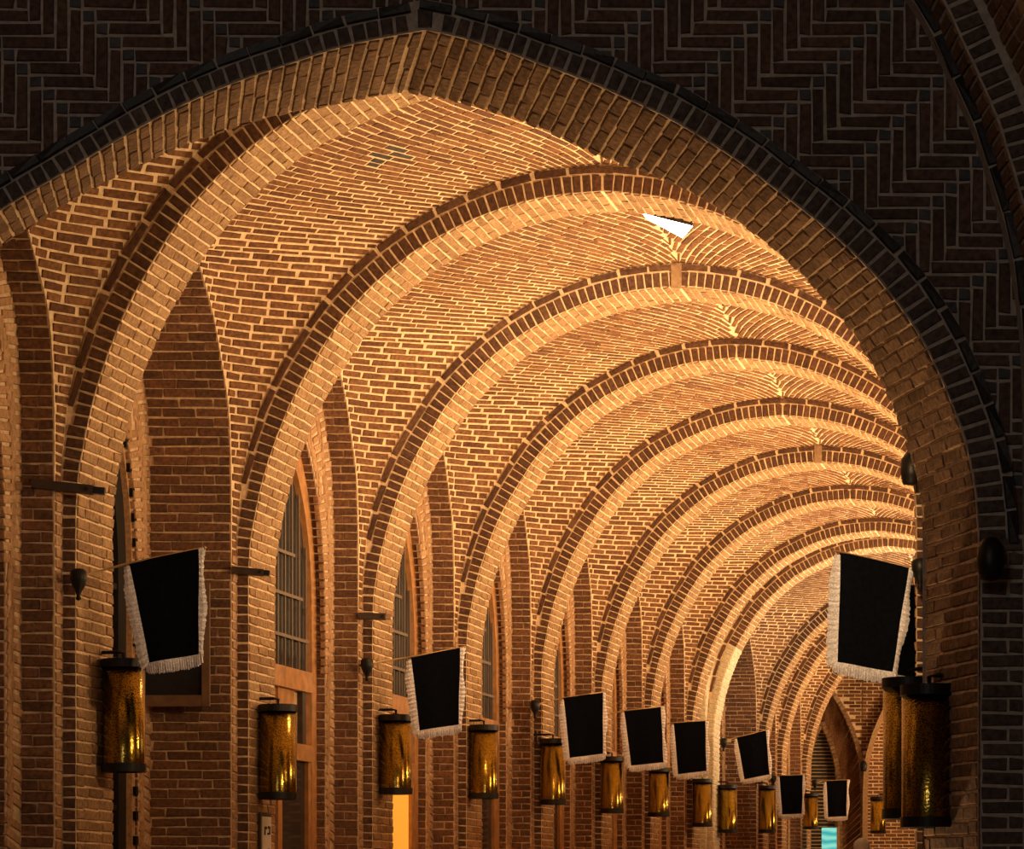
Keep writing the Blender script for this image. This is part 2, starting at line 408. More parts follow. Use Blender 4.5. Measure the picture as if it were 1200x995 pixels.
# ------------------------------------------------------------------ vault webs
def web(n, va, vb, single, dark=None, pale=False):
    vm = (va + vb) / 2; hs = (vb - va - .2) / 2; crown = ZT + .10
    # the two edges of each course: on the rib, and on the side arch or the middle of the bay
    WC = Curve([p for p in OP if p[1] >= ZLA]); u0 = -WC.p[0][0]
    MC = Curve(smooth_pts([(-WL, ZLA), (-WL * .9, ZLA + .13), (-WL * .75, ZLA + .27), (-WL * .5, ZLA + .46), (-WL * .25, ZLA + .61), (0, crown)], 6))
    def ends(q):
        if q <= ZLA:
            return (uR(q), vb, q), (WL, vb - .1 - (hs + .0) * tL(q), q), .5 + .5 * min(max((q - 2.6) / (ZLA - 2.6), 0), 1)
        f = q - ZLA; a, c = WC.at(f * WC.len), MC.at(f * MC.len)
        return (-a[0], vb, a[1]), (-c[0], vm, c[1]), 1.0
    def C(q, s, sd=-1):
        p0, p1, w = ends(q); e = s + w * (s - s * s)
        return W(sd * (p0[0] + (p1[0] - p0[0]) * e), p0[1] + (p1[1] - p0[1]) * s, p0[2] + (p1[2] - p0[2]) * e)
    def lean(q): return .13 * min(max((q - 3.2) / (ZLA - 3.2), 0), 1)
    def C2(q, s, sd=-1): return C(q - lean(q) * s * tL(q), s, sd)      # courses dip a little towards the side arch
    def gap(a, b, s):
        t = (C(a, s + .05) - C(a, s - .05)).normalized(); d = C(b, s) - C(a, s); return (d - t * d.dot(t)).length
    zs = [2.3]
    while zs[-1] < ZLA - .02:
        z = zs[-1]; dz = .058
        for _ in range(4):
            d = sum(gap(z, min(z + dz, ZLA), s) for s in (.12, .5, .88)) / 3
            dz = min(.06, max(dz * .058 / max(d, 1e-5), .012))
        zs.append(min(z + dz, ZLA))
    zs[-1] = ZLA; n_low = len(zs) - 1
    m_ = round((WC.len + MC.len) / 2 / .066)
    zs += [ZLA + (i + 1) / m_ for i in range(m_)]
    mb = MB()
    for sd in ((-1,) if n == 0 else (-1, 1)):
        rows = [[C(z, i / 10, sd) for i in range(11)] for z in zs]
        mb.grid(rows)
        near = [[W(p.x - SK * p.y + AX, va + vb - p.y, p.z - ZC) for p in r] for r in rows]
        mb.grid(near)
    o = struct(mb.build('ceiling' if n == 0 else 'ceiling.%03d' % n, 'mortar', shell=True))
    L = Laid(o, single)
    for sd in ((-1,) if n == 0 else (-1, 1)):
        for i in range(n_low):
            za, zb = zs[i], zs[i + 1]
            pts = [C2(za, t / 12, sd) for t in range(13)]; cum = [0]
            for a, b in zip(pts, pts[1:]): cum.append(cum[-1] + (b - a).length)
            tot = cum[-1]
            if tot < .03: continue
            ss = [t / 12 for t in range(13)]
            x = -(.1175 if i % 2 else 0) - R() * .05
            while x < tot:
                ln = .232 + (R() - .5) * .03
                if R() < .08: ln *= .55
                a0 = max(x, .004); a1 = min(x + ln, tot - .004); x += ln
                if a1 - a0 < .03: continue
                s0, s1 = interp(cum, ss, a0), interp(cum, ss, a1)
                A, B, Cc, D = C2(za, s0, sd), C2(za, s1, sd), C2(zb, s1, sd), C2(zb, s0, sd)
                ex = (B - A) + (Cc - D); up = (D + Cc - A - B) * .5; h = ex.cross(up).length / ex.length
                if h < .02: continue
                c = (A + B + Cc + D) * .25; nn = ex.cross(up)
                inward = W(0, vm, 2.5) - c
                if nn.dot(inward) < 0: nn = -nn
                mat = 'pale' if pale and sd < 0 and c.z < 3.8 + ZC else 'web'
                if dark and (c - dark[0]).length < dark[1]: mat = 'darkgrey'
                ln_, h_ = (a1 - a0) - .016, min(h, .1) - .014
                L.add(c, ex, nn, ln_, h_, mat, .022)
                if n > 0:
                    c2 = W(c.x - SK * c.y + AX, va + vb - c.y, c.z - ZC); e2 = Vector((ex.x - SK * ex.y, -ex.y, ex.z)); e2.x += SK * e2.y
                    u2 = Vector((up.x - SK * up.y, -up.y, up.z)); u2.x += SK * u2.y; n2 = e2.cross(u2)
                    if n2.dot(inward) < 0: n2 = -n2
                    L.add(c2, e2, n2, ln_, h_, mat, .022)
    # crown: chevron courses that meet on the ridge and lean towards the next rib
    kp = lambda f: .20 + .16 * min(max(f, 0), 1.3)
    def U(f, t, sd):
        f = min(f, 1)
        if t <= .5 and f < 0: return C(ZLA + 1.3 * f, 2 * t, sd)
        f = max(f, 0)
        if t <= .5: return C(ZLA + f, 2 * t, sd)
        p = C(ZLA + f, 2 * (1 - t), sd); return W(p.x - SK * p.y + AX, va + vb - p.y, p.z - ZC)
    for sd in ((-1,) if n == 0 else (-1, 1)):
        for i in range(int(m_ * 1.45) + 1):
            fc = i / m_; KP = kp(fc); K2_ = kp(fc + 1 / m_); t0, t1 = max(0, (fc - 1) / KP), min(1 if n else .6, max(.5, (fc + 1 / m_) / K2_))
            if t1 - t0 < .02: continue
            ts = [t0 + (t1 - t0) * k / 20 for k in range(21)]
            pts = [U(fc - KP * t, t, sd) for t in ts]; cum = [0]
            for p, q in zip(pts, pts[1:]): cum.append(cum[-1] + (q - p).length)
            tot = cum[-1]; x = -(.1175 if i % 2 else 0) - R() * .05
            while x < tot:
                ln = .232 + (R() - .5) * .03
                if R() < .08: ln *= .55
                a0 = max(x, .004); a1 = min(x + ln, tot - .004); x += ln
                if a1 - a0 < .03: continue
                s0, s1 = interp(cum, ts, a0), interp(cum, ts, a1)
                A, B = U(fc - KP * s0, s0, sd), U(fc - KP * s1, s1, sd); D, Cc = U(fc + 1 / m_ - K2_ * s0, s0, sd), U(fc + 1 / m_ - K2_ * s1, s1, sd)
                ex = (B - A) + (Cc - D); up = (D + Cc - A - B) * .5; h = ex.cross(up).length / ex.length
                if h < .025: continue
                c = (A + B + Cc + D) * .25; nn = ex.cross(up)
                if nn.dot(W(0, vm, 2.5) - c) < 0: nn = -nn
                L.add(c, ex, nn, (a1 - a0) - .016, min(h, .1) - .014, 'darkgrey' if dark and (c - dark[0]).length < dark[1] else 'web', .022)
    return o
DARKSPOT = [None]
bays = [(FY1 - .45, RIBS[0])] + [(RIBS[k] + RD, RIBS[k + 1]) for k in range(len(RIBS) - 1)]
for n, (va, vb) in enumerate(bays):
    dk = (W(-1.22, 18.2, 4.82), .17) if n == 1 else None
    web(n, va, vb, n < 8, dk, n == 8)

# ------------------------------------------------------------------ left wall: piers, niches, doors
def prof(hs, spring, apex, base=-.9, pw=1.0, n=14):
    """half of a pointed arch, from the far jamb foot up: list of (distance from the middle, z)"""
    P = [(hs, base), (hs, spring)]
    for i in range(1, n + 1):
        a = i / n; P.append((hs * (1 - a ** 2.1) , spring + (apex - spring) * (1 - (1 - a) ** 1.45)))
    return P
def profA(hs):
    return [(hs, -.9), (hs, 2.3)] + [(hs * (1 - t), z) for t, z in LPs[1:]]
DEPS = {1: .57, 9: .5}
def niche(n, va, vb):
    vm = (va + vb) / 2; hs = (vb - va - .2) / 2; dep = DEPS.get(n, .2)
    uA = -WL; uB = -WL - dep; uC = uB - .12
    A = Curve(profA(hs))
    bw = .2 if hs > .8 else .12
    Bc = Curve(prof(hs - bw, 2.15, 3.75 if hs > .8 else 3.4))
    mb = MB(); K = 44
    def both(cur): 
        f = [cur.at(cur.len * i / K) for i in range(K + 1)]
        return [(vm + q, z) for q, z in f] + [(vm - q, z) for q, z in reversed(f[:-1])]
    a = both(A); b = both(Bc)
    mb.grid([[W(uA, q, z), W(uB, q, z)] for q, z in a])                 # outer reveal
    mb.grid([[W(uB, q, z), W(uB, q2, z2)] for (q, z), (q2, z2) in zip(a, b)])   # band
    mb.grid([[W(uB, q, z), W(uC, q, z)] for q, z in b])                 # inner reveal
    for q0, q1 in ((vb - .1, vb), (va, va + .1)):                       # wall strips beside the ribs
        mb.quad(W(uA, q0, -.9), W(uA, q1, -.9), W(uA, q1, 2.4), W(uA, q0, 2.4))
    mb.grid([[W(uC, vm + q, z) for q in (hs, -hs)] for z in (-.9, 4.5)])  # back of the niche
    o = struct(mb.build('wall_left' if n == 0 else 'wall_left.%03d' % n, 'mortar_pale' if n == 8 else 'mortar_pier', shell=True))
    L = Laid(o, n < 8)
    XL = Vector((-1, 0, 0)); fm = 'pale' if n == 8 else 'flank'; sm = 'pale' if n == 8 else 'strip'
    # far reveal of the outer arch, laid in courses
    for cur, u0, u1, mt in ((A, uA, uB, fm), (Bc, uB, uC, fm)):
        d = .95; i = 0
        while d < cur.len - .03:
            (q, z), t = cur.at(d), cur.tan(d)
            T3 = W(0, t[0], t[1]) - W(0, 0, 0); T3.normalize()
            tot = u0 - u1; x = -(.11 if i % 2 else 0) - R() * .04
            while x < tot:
                ln = .232 + (R() - .5) * .03; a0 = max(x, .003); a1 = min(x + ln, tot - .003); x += ln
                if a1 - a0 < .03: continue
                c = W(u0 - (a0 + a1) / 2, vm + q, z)
                nn = XL.cross(T3); nn = nn if nn.y < 0 or (abs(nn.y) < .3 and nn.z < 0) else -nn
                L.add(c, XL, nn, a1 - a0 - .010, .0555, mt)
            d += .066; i += 1
    # strip beside the next rib
    z = .03
    while z < 2.4:
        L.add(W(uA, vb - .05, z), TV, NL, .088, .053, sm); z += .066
    # slanting bricks of the band, a herringbone edge
    d = .95
    while d < A.len - .05:
        fr = d / A.len; p = A.at(d); p2 = Bc.at(Bc.len * fr)
        P1 = W(uB, vm + p[0], p[1]); P2 = W(uB, vm + p2[0], p2[1])
        wd = (P2 - P1).length; m = max(1, round(wd / .19))
        t = A.tan(d); T3 = (W(0, t[0], t[1]) - W(0, 0, 0)).normalized()
        for j in range(m):
            c = P1.lerp(P2, (j + .5) / m); dr = (P2 - P1).normalized()
            e = dr * .75 + T3 * (.66 if j % 2 == 0 else -.66)
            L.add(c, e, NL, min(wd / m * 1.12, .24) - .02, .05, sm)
        d += .078
    return vm, hs, uC, Bc
def door(n, idx, vm, hs, uC, Bc, lit):
    """arched door: frame, two rails, barred top light, panels and glass"""
    name = 'door_%d' % idx
    mb = MB(); K = 40; ins = .13; hi = hs
    f = [Bc.at(Bc.len * i / K) for i in range(K + 1)]
    out = [(vm + q, z) for q, z in f] + [(vm - q, z) for q, z in reversed(f[:-1])]
    sc = max((f[0][0] - ins) / f[0][0], .2)
    inn = [(vm + (q - vm) * sc, z if z < 2.15 else 2.15 + (z - 2.15) * .86) for q, z in out]
    uf, ub = uC + .05, uC + .004
    rows = [[W(uf, a[0], a[1]), W(uf, c[0], c[1]), W(ub - .04, c[0], c[1]), W(ub - .04, a[0], a[1])] for a, c in zip(out, inn)]
    mb.grid(rows, True)
    o = struct(mb.build(name, 'wood', shell=False))
    wv = (f[0][0] - ins)
    def bx(nm, mat, q, z, wq, hz, t, uu=0.0, lab=None):
        m2 = MB(); m2.box(W(uC + uu, vm + q, z), TV, Vector((0, 0, 1)), NL, wq, hz, t); ob = m2.build(nm, mat, o)
        if lab: ob['label'] = lab
        return ob
    bx('door_rail', 'wood', 0, 1.68, 2 * wv, .16, .09, .02); bx('door_rail', 'wood', 0, 1.12, 2 * wv, .13, .09, .02)
    bx('stile', 'wood', 0, .1, .10, 1.95, .07, .02)
    bx('door_panel', 'wood', wv * .3, 1.4, wv * .5, .44, .03, .01); bx('door_panel', 'wood', -wv * .5, 1.4, wv * .75, .44, .03, .01)
    for sgn in (-1, 1):
        bx('stile', 'darkwood', sgn * wv * .78, 1.4, .09, .45, .05, .02)
        bx('glass', 'litglass' if lit else 'glass', sgn * wv * .5, .08, wv * .93, 1.93, .012, .012)
        bx('stile', 'wood', sgn * (wv - .05), .1, .07, 1.95, .06, .02)
    # barred top light
    m2 = MB(); pts = [(q, z) for q, z in inn if z >= 1.75]
    pts = [(inn[0][0], 1.76)] + pts + [(inn[-1][0], 1.76)]
    i0 = len(m2.v); m2.v += [tuple(W(uC + .006, q, z)) for q, z in pts]; m2.f.append(tuple(range(i0, i0 + len(pts))))
    m2.build('top_light', 'darkglass', o)
    for j in range(-4, 5):
        q = j * wv / 4.6; zt = 2.15
        for (qa, za), (qb, zb) in zip(inn, inn[1:]):
            if min(qa, qb) <= vm + q <= max(qa, qb): zt = max(zt, min(za, zb) - .03)
        m2 = MB(); m2.box(W(uC + .03, vm + q, (1.76 + zt) / 2), TV, Vector((0, 0, 1)), NL, .016, zt - 1.76, .016); m2.build('bar', 'grille', o)
    for z in (2.0, 2.32, 2.64):
        m2 = MB(); m2.box(W(uC + .04, vm, z), TV, Vector((0, 0, 1)), NL, wv * (1.9 if z < 2.2 else 1.5 if z < 2.5 else 1.0), .025, .014); m2.build('bar', 'grille', o)
    return o
di = 1
for n, (va, vb) in enumerate(bays):
    r = niche(n, va, vb)
    if n == 1:                     # the deep bay has a dark studded window instead of a door
        vm, hs, uC, Bc = r
        mb = MB(); K = 40
        f = [Bc.at(Bc.len * i / K) for i in range(K + 1)]
        out = [(vm + q, z) for q, z in f] + [(vm - q, z) for q, z in reversed(f[:-1])]
        inn = [(vm + (q - vm) * .93, z if z < 2.15 else 2.15 + (z - 2.15) * .95) for q, z in out]
        mb.grid([[W(uC + .10, a[0], a[1]), W(uC + .10, c[0], c[1]), W(uC - .03, c[0], c[1]), W(uC - .03, a[0], a[1])] for a, c in zip(out, inn)], True)
        o = struct(mb.build('window_1', 'strip'))
        m2 = MB(); i0 = 0; m2.v += [tuple(W(uC + .005, q, z)) for q, z in inn]; m2.f.append(tuple(range(len(inn)))); m2.build('pane', 'darkglass', o)
        m2 = MB(); inn2 = [(vm + (q - vm) * .78, z if z < 2.15 else 2.15 + (z - 2.15) * .8) for q, z in out]
        m2.grid([[W(uC + .06, a[0], a[1]), W(uC + .06, c[0], c[1]), W(uC + .01, c[0], c[1]), W(uC + .01, a[0], a[1])] for a, c in zip(inn, inn2)], True)
        m2.build('frame', 'iron', o)
        i = 0; d = .6; cur = Curve([((a[0] + c[0]) / 2, (a[1] + c[1]) / 2) for a, c in zip(out, inn)])
        while d < cur.len / 2:
            q, z = cur.at(d); m2 = MB(); m2.box(W(uC + .11, q, z), TV, Vector((0, 0, 1)), NL, .045, .06, .03); m2.build('stud', 'iron', o); d += .17
        for z in (.6, 1.1, 1.6, 2.1, 2.6):
            m2 = MB(); m2.box(W(uC + .04, vm, z), TV, Vector((0, 0, 1)), NL, hs * 1.3, .04, .03); m2.build('bar', 'iron', o)
        for q in (-.5, -.17, .17, .5):
            m2 = MB(); m2.box(W(uC + .035, vm + q, 1.2), TV, Vector((0, 0, 1)), NL, .03, 2.6, .03); m2.build('bar', 'grille', o)
    elif r[1] > .8 and n != 8:
        door(n, di, *r, lit=(n == 3)); di += 1

# right wall, hidden from here: a plain brick face between the ribs
mb = MB()
mb.quad(W(WL, 15.95, -.9), W(WL, 50.4, -.9), W(WL, 50.4, 4.6), W(WL, 15.95, 4.6))
p0, p1 = at(1092, 0, FY1), at(1094, 0, 15.95)
mb.quad((p0.x, FY1, 0), (p1.x, 15.95, 0), (p1.x, 15.95, 5.9), (p0.x, FY1, 5.9))
mb.quad((p1.x, 15.95, 0), tuple(W(WL, 15.95, -.9)), tuple(W(WL, 15.95, 5.0)), (p1.x, 15.95, 5.9))
struct(mb.build('wall_right', 'flank'), 'brick wall on the right of the corridor')

# ------------------------------------------------------------------ end of the corridor
mb = MB(); YE = 50.4
def endp(px, py, Y): return at(px, py, Y)
oc = smooth_pts([(918, 1100), (918, 900), (922, 878), (935, 842), (950, 815), (964, 797)], 5)
oc = oc + [(1928 - x, y) for x, y in reversed(oc[:-1])]
ic = smooth_pts([(942, 1100), (943, 915), (947, 890), (954, 866), (963, 846)], 5)
ic = ic + [(1926 - x, y) for x, y in reversed(ic[:-1])]
co = Curve(oc); ci = Curve(ic); K = 40
o_ = [co.at(co.len * i / K) for i in range(K + 1)]; i_ = [ci.at(ci.len * i / K) for i in range(K + 1)]
mb.grid([[endp(*p, YE), endp(*p, YE + .35)] for p in o_])
mb.grid([[endp(*p, YE + .35), endp(*q, YE + .35)] for p, q in zip(o_, i_)])
mb.grid([[endp(*p, YE + .35), endp(*p, YE + .7)] for p in i_])
mb.grid([[endp(x, y, YE + .7) for x in (935, 992)] for y in (1110, 830)])
top = [(x, 690) for x, y in o_]
mb.grid([[endp(*p, YE), endp(*q, YE)] for p, q in zip(o_, top)])
mb.quad(endp(860, 1110, YE), endp(918, 1110, YE), endp(918, 690, YE), endp(860, 690, YE))
mb.quad(endp(1010, 1110, YE), endp(1300, 1110, YE), endp(1300, 690, YE), endp(1010, 690, YE))
o = struct(mb.build('wall_back', 'mortar', shell=True), 'end wall of the corridor with a pointed blind arch')
L = Laid(o, False)
for j in range(110):
    y = 1000 - j * 4.2
    x = 890 - (j % 2) * 7
    while x < 1140:
        yo = None
        if 918 < x + 6.5 < 1010:
            yo = min(p[1] for p in o_ if abs(p[0] - x - 6.5) < 6) if any(abs(p[0] - x - 6.5) < 6 for p in o_) else 900
        if yo is None or y < yo - 3:
            L.add(endp(x + 7, y, YE), (1, 0, 0), (0, -1, 0), .205, .052, 'web')
        x += 14
    if y > 845: L.add(endp(963, y, YE + .7), (1, 0, 0), (0, -1, 0), .5, .05, 'darkgrey')
for cur, off, mt in ((co, 4, 'soffit'), (ci, 3, 'soffit')):
    d = 0
    while d < cur.len:
        x, y = cur.at(d); t = cur.tan(d)
        L.add(endp(x, y, YE - .02 if cur is co else YE + .33), (t[0], 0, -t[1]), (0, -1, 0), .07, .09, mt, .06); d += 5
k = 0
for i in range(0, K):
    for f in (.25, .75):
        a, c = co.at(co.len * (i + f) / K), ci.at(ci.len * (i + f) / K); m_ = ((a[0] + c[0]) / 2, (a[1] + c[1]) / 2); l = math.dist(a, c) * YE / F
        if m_[1] < 1000 and m_[0] > 955: L.add(endp(*m_, YE + .35), (c[0] - a[0], 0, a[1] - c[1]), (0, -1, 0), l - .02, .075, 'web')
# rib that springs from the right-hand pier of the end wall
mb = MB(); pr = smooth_pts([(1012, 1100), (1012, 905), (1016, 880), (1026, 850), (1040, 822), (1062, 795)], 5)
mb.grid([[endp(x, y, YE - .3), endp(x + 6, y + 1, YE - .3), endp(x + 6, y + 1, YE), endp(x, y, YE)] for x, y in pr], True)
struct(mb.build('trim_14', 'soffit', shell=True), 'slim brick rib springing from the end pier')

# ------------------------------------------------------------------ front wall with the great arch
fr = [(-158, 1275), (-158, 620), (-155, 530), (-145, 460), (-125, 400), (-100, 350), (-70, 310), (-38, 275), (0, 247), (67, 207), (133, 167), (200, 130), (267, 100), (333, 77), (400, 55), (450, 44), (498, 35)]
fr2 = [(498, 35), (533, 42), (567, 52), (600, 63), (633, 75), (667, 87), (700, 100), (733, 115), (777, 135), (833, 168), (867, 190), (900, 215), (933, 240), (967, 267), (1000, 297), (1030, 328), (1057, 363), (1083, 403), (1107, 453), (1127, 505), (1138, 547), (1144, 590), (1147, 640), (1146, 1275)]
bk = [(-115, 1264), (-115, 620), (-110, 500), (-95, 430), (-68, 370), (-38, 325), (0, 287), (33, 267), (67, 243), (110, 219), (167, 191), (233, 163), (287, 145), (333, 133), (400, 120), (440, 112), (476, 107)]
bk2 = [(476, 107), (510, 113), (550, 122), (600, 137), (633, 150), (667, 165), (700, 181), (733, 194), (767, 205), (800, 220), (833, 239), (867, 261), (900, 286), (943, 325), (975, 360), (1000, 390), (1033, 447), (1057, 503), (1075, 560), (1083, 620), (1085, 660), (1085, 1264)]
def to(P, Y): return [((x - 600) * Y / F, (HOR - y) * Y / F) for x, y in P]
def cur(P, Y, left):
    Q = to(P, Y)
    if left: return Curve([Q[0]] + smooth_pts(Q[1:], 5))
    return Curve(smooth_pts(Q[:-1], 5) + [Q[-1]])
FL, FR, BL, BR = cur(fr, FY0, 1), cur(fr2, FY0, 0), cur(bk, FY1, 1), cur(bk2, FY1, 0)
def V3(p, Y): return Vector((p[0], Y, p[1] + ZC))
# the curves of jamb and arch are matched separately so that the courses on the jamb stay level
def pairs(cf, cb, left, n):
    s1 = math.dist(cf.p[0], cf.p[1]) if left else math.dist(cf.p[-1], cf.p[-2])
    s2 = math.dist(cb.p[0], cb.p[1]) if left else math.dist(cb.p[-1], cb.p[-2])
    a1, a2 = cf.len - s1, cb.len - s2
    def f(d):
        if left: e = d / s1 * s2 if d < s1 else s2 + (d - s1) / a1 * a2
        else: e = d / a1 * a2 if d < a1 else a2 + (d - a1) / s1 * s2
        return e
    return f
eL, eR = pairs(FL, BL, 1, 0), pairs(FR, BR, 0, 0)
mb = MB(); K = 70; rows = []
for i in range(K): d = FL.len * i / K; rows.append([V3(FL.at(d), FY0), V3(BL.at(eL(d)), FY1)])
for i in range(K + 1): d = FR.len * i / K; rows.append([V3(FR.at(d), FY0), V3(BR.at(eR(d)), FY1)])
mb.grid(rows)
front_arch = struct(mb.build('trim_1', 'mortar', shell=True), 'great brick arch between the dark hall and the lit corridor')
mb = MB()
# front ring face behind the voussoirs, slightly proud of the wall
def offs(c, d, o, left):
    p, t = c.at(d), c.tan(d)
    if (left and d > c.len - .02) or (not left and d < .02): return (p[0], p[1] + o * 1.03)
    return (p[0] - t[1] * o, p[1] + t[0] * o)
def rw(d, left): return .085 if left else .085 + .045 * min(d / 2.6, 1)
ring = []
for i in range(K): d = FL.len * i / K; ring.append((FL.at(d), offs(FL, d, rw(d, 1) + .05, 1)))
for i in range(K + 1): d = FR.len * i / K; ring.append((FR.at(d), offs(FR, d, rw(d, 0) + .05, 0)))
mb.grid([[V3(a, FY0), V3(b, FY0), V3(b, FY0 + .06)] for a, b in ring if a[1] > 1.5])
mb.build('ring_bed', 'mortar_front', front_arch, shell=True)
L = Laid(front_arch); LV = Laid(front_arch, name='voussoir', rest='brickwork')
for c, cb, e, left in ((FL, BL, eL, 1), (FR, BR, eR, 0)):
    dd = .034; i = 0
    while dd < c.len - .01:
        d = c.len - dd if left else dd
        p, q = V3(c.at(d), FY0), V3(cb.at(e(d)), FY1)
        if p.z > ZC - .1:
            t = c.tan(d); T3 = Vector((t[0], 0, t[1])); dr = q - p; n3 = dr.cross(T3); 
            inw = Vector((t[1], 0, -t[0]))
            if n3.dot(inw) < 0: n3 = -n3
            tot = dr.length; x = -(.12 if i % 2 else 0) - R() * .06
            step = (V3(cb.at(e(d + .066)), FY1) - V3(cb.at(e(d)), FY1)).length
            while x < tot:
                ln = .235 + (R() - .5) * .03; a0 = max(x, .004); a1 = min(x + ln, tot - .004); x += ln
                if a1 - a0 < .03: continue
                f = (a0 + a1) / 2 / tot
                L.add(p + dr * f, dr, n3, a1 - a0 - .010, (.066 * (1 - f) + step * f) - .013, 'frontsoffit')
            N3 = Vector((-t[1], 0, t[0])); r = rw(d, left)
            if dd > .035 and p.z > ZC + 1.55: LV.add(p + N3 * (r * .5), N3, (0, -1, 0), r - .012, .052, 'ring')
        dd += .066; i += 1
    d = .03
    LB = Laid(front_arch, name='edge_brick', rest='brickwork')
    while d < c.len - .02:
        p = c.at(d); t = c.tan(d)
        if p[1] > 1.55: LB.add(V3(p, FY0 - .012) + Vector((-t[1], 0, t[0])) * (rw(d, left) + .024), (t[0], 0, t[1]), (0, -1, 0), .145, .042, 'black', .06)
        d += .15
LV.add(V3((FR.p[0][0], FR.p[0][1] + .05), FY0), (0, 0, 1), (0, -1, 0), .085, .07, 'ring')
# the arch of the hall's own vault that frames the wall on the right
HP = [(500, -330), (600, -310), (700, -275), (800, -225), (900, -160), (980, -92), (1030, -42), (1064, 0), (1083, 28), (1101, 67), (1121, 110), (1144, 163), (1164, 227), (1180, 283), (1190, 340), (1197, 400), (1200, 480), (1200, 1275)]
HC = Curve(smooth_pts(to(HP, FY0)[:-1], 4) + [to(HP, FY0)[-1]])
def hx(z):
    best = 99
    for a, b in zip(HC.p, HC.p[1:]):
        if min(a[1], b[1]) <= z <= max(a[1], b[1]):
            t = 0 if a[1] == b[1] else (z - a[1]) / (b[1] - a[1]); best = a[0] + (b[0] - a[0]) * t
    return best
# wall face
mb = MB(); zt = 5.6; xl, xr = to([(-420, 0)], FY0)[0][0], to([(1420, 0)], FY0)[0][0]
ap = [b for a, b in ring]
arch = [p for p in ap if p[1] > 1.6]; zl = arch[0][1]; zr = arch[-1][1]
mb.grid([[V3(p, FY0 + .05), V3((p[0], zt), FY0 + .05)] for p in arch])
for x0, x1, zz in ((xl, arch[0][0], zl), (arch[-1][0], xr, zr)):
    mb.quad(V3((x0, zz), FY0 + .05), V3((x1, zz), FY0 + .05), V3((x1, zt), FY0 + .05), V3((x0, zt), FY0 + .05))
    mb.quad(V3((x0, -.9), FY0 + .05), V3((x1, -.9), FY0 + .05), V3((x1, zz), FY0 + .05), V3((x0, zz), FY0 + .05))
bp_ = [BL.at(BL.len * i / K) for i in range(K)] + [BR.at(BR.len * i / K) for i in range(K + 1)]
ba = [p for p in bp_ if p[1] > 1.8]
mb.grid([[V3(p, FY1), V3((p[0], zt), FY1)] for p in ba])
for x0, x1 in ((xl, ba[0][0]), (ba[-1][0], xr)):
    mb.quad(V3((x0, -.9), FY1), V3((x1, -.9), FY1), V3((x1, zt), FY1), V3((x0, zt), FY1))
wf = struct(mb.build('wall_front', 'mortar_front', shell=True), 'dark wall of herringbone brick above the great arch')
LH = Laid(wf, most=300); LF = Laid(wf, name='tile', rest='brickwork', most=300)
YW = FY0 + .05; x_mid = (500 - 600) * FY0 / F
axz = ap  # outer line of the ring
def above(x, z, m):
    """is the point m clear of the ring and of the hall arch"""
    if x > hx(z) - m or x < 2 * x_mid - hx(z) + m: return False
    lo = None
    for a, b in zip(ap, ap[1:]):
        if min(a[0], b[0]) <= x <= max(a[0], b[0]) and abs(b[0] - a[0]) > 1e-9:
            t = (x - a[0]) / (b[0] - a[0]); zz = a[1] + (b[1] - a[1]) * t; lo = zz if lo is None else max(lo, zz)
    if lo is None: return x > 0
    return z > lo + m
CW = .0605; 
for iy in range(8, 84):
    for ix in range(-60, 62):
        sgn = 1 if ix >= 0 else -1
        jx = ix if ix >= 0 else -1 - ix
        ph = (jx - iy) % 9
        def lay(cx, cz, hor, ln, L_, mat):
            X = x_mid + sgn * cx
            # cut a brick that runs into an arch
            dx, dz = (1, 0) if hor else (0, 1)
            best = None; st = 9
            ok = [above(X + dx * (k / (st - 1) - .5) * ln, cz + dz * (k / (st - 1) - .5) * ln, -.03) for k in range(st)]
            if not any(ok): return
            i0 = ok.index(True); i1 = st - 1 - ok[::-1].index(True)
            if not all(ok[i0:i1 + 1]): return
            l2 = ln * (i1 - i0) / (st - 1); mid = ((i0 + i1) / 2 / (st - 1) - .5) * ln
            if i0 == 0 and i1 == st - 1: l2 = ln
            if l2 < .035: return
            L_.add(Vector((X + dx * mid, YW, cz + dz * mid + ZC)), (dx, 0, dz), (0, -1, 0), l2 - .011, CW - .012, mat)
        zb = iy * CW + .02
        if ph == 0:      # a level brick starts here
            lay((jx + 2) * CW, zb, True, 4 * CW, LH, 'front')
        if ph == 4: lay((jx + .5) * CW, zb, True, CW, LF, 'filler')
        if ph == 8:      # an upright brick stands here
            lay((jx + .5) * CW, zb + 1.5 * CW, False, 4 * CW, LH, 'front')
# level courses on the pier to the right of the arch
LPz = Laid(wf, most=300, rest='brickwork')
z = .0; i = 0
while z < 1.66:
    x = to([(1150, 0)], FY0)[0][0] + .0; x -= .11 if i % 2 else 0
    x0 = to([(1149, 0)], FY0)[0][0]; x1 = to([(1200, 0)], FY0)[0][0]
    while x < x1:
        a, b = max(x, x0), min(x + .23, x1)
        if b - a > .03: LPz.add(Vector(((a + b) / 2, FY0, z + ZC)), (1, 0, 0), (0, -1, 0), b - a - .012, .053, 'ring')
        x += .232
    z += .0665; i += 1
mb = MB(); mb.box(Vector(((1149 + 1260) / 2 * 1.0 - 600, 0, 0)) * (FY0 / F) + Vector((0, FY0 + .03, ZC + .37)), Vector((1, 0, 0)), Vector((0, 0, 1)), Vector((0, -1, 0)), 111 * FY0 / F, 2.54, .06)
mb.build('pier_face', 'mortar_front', wf); SHELLS.append((mb.v, mb.f))
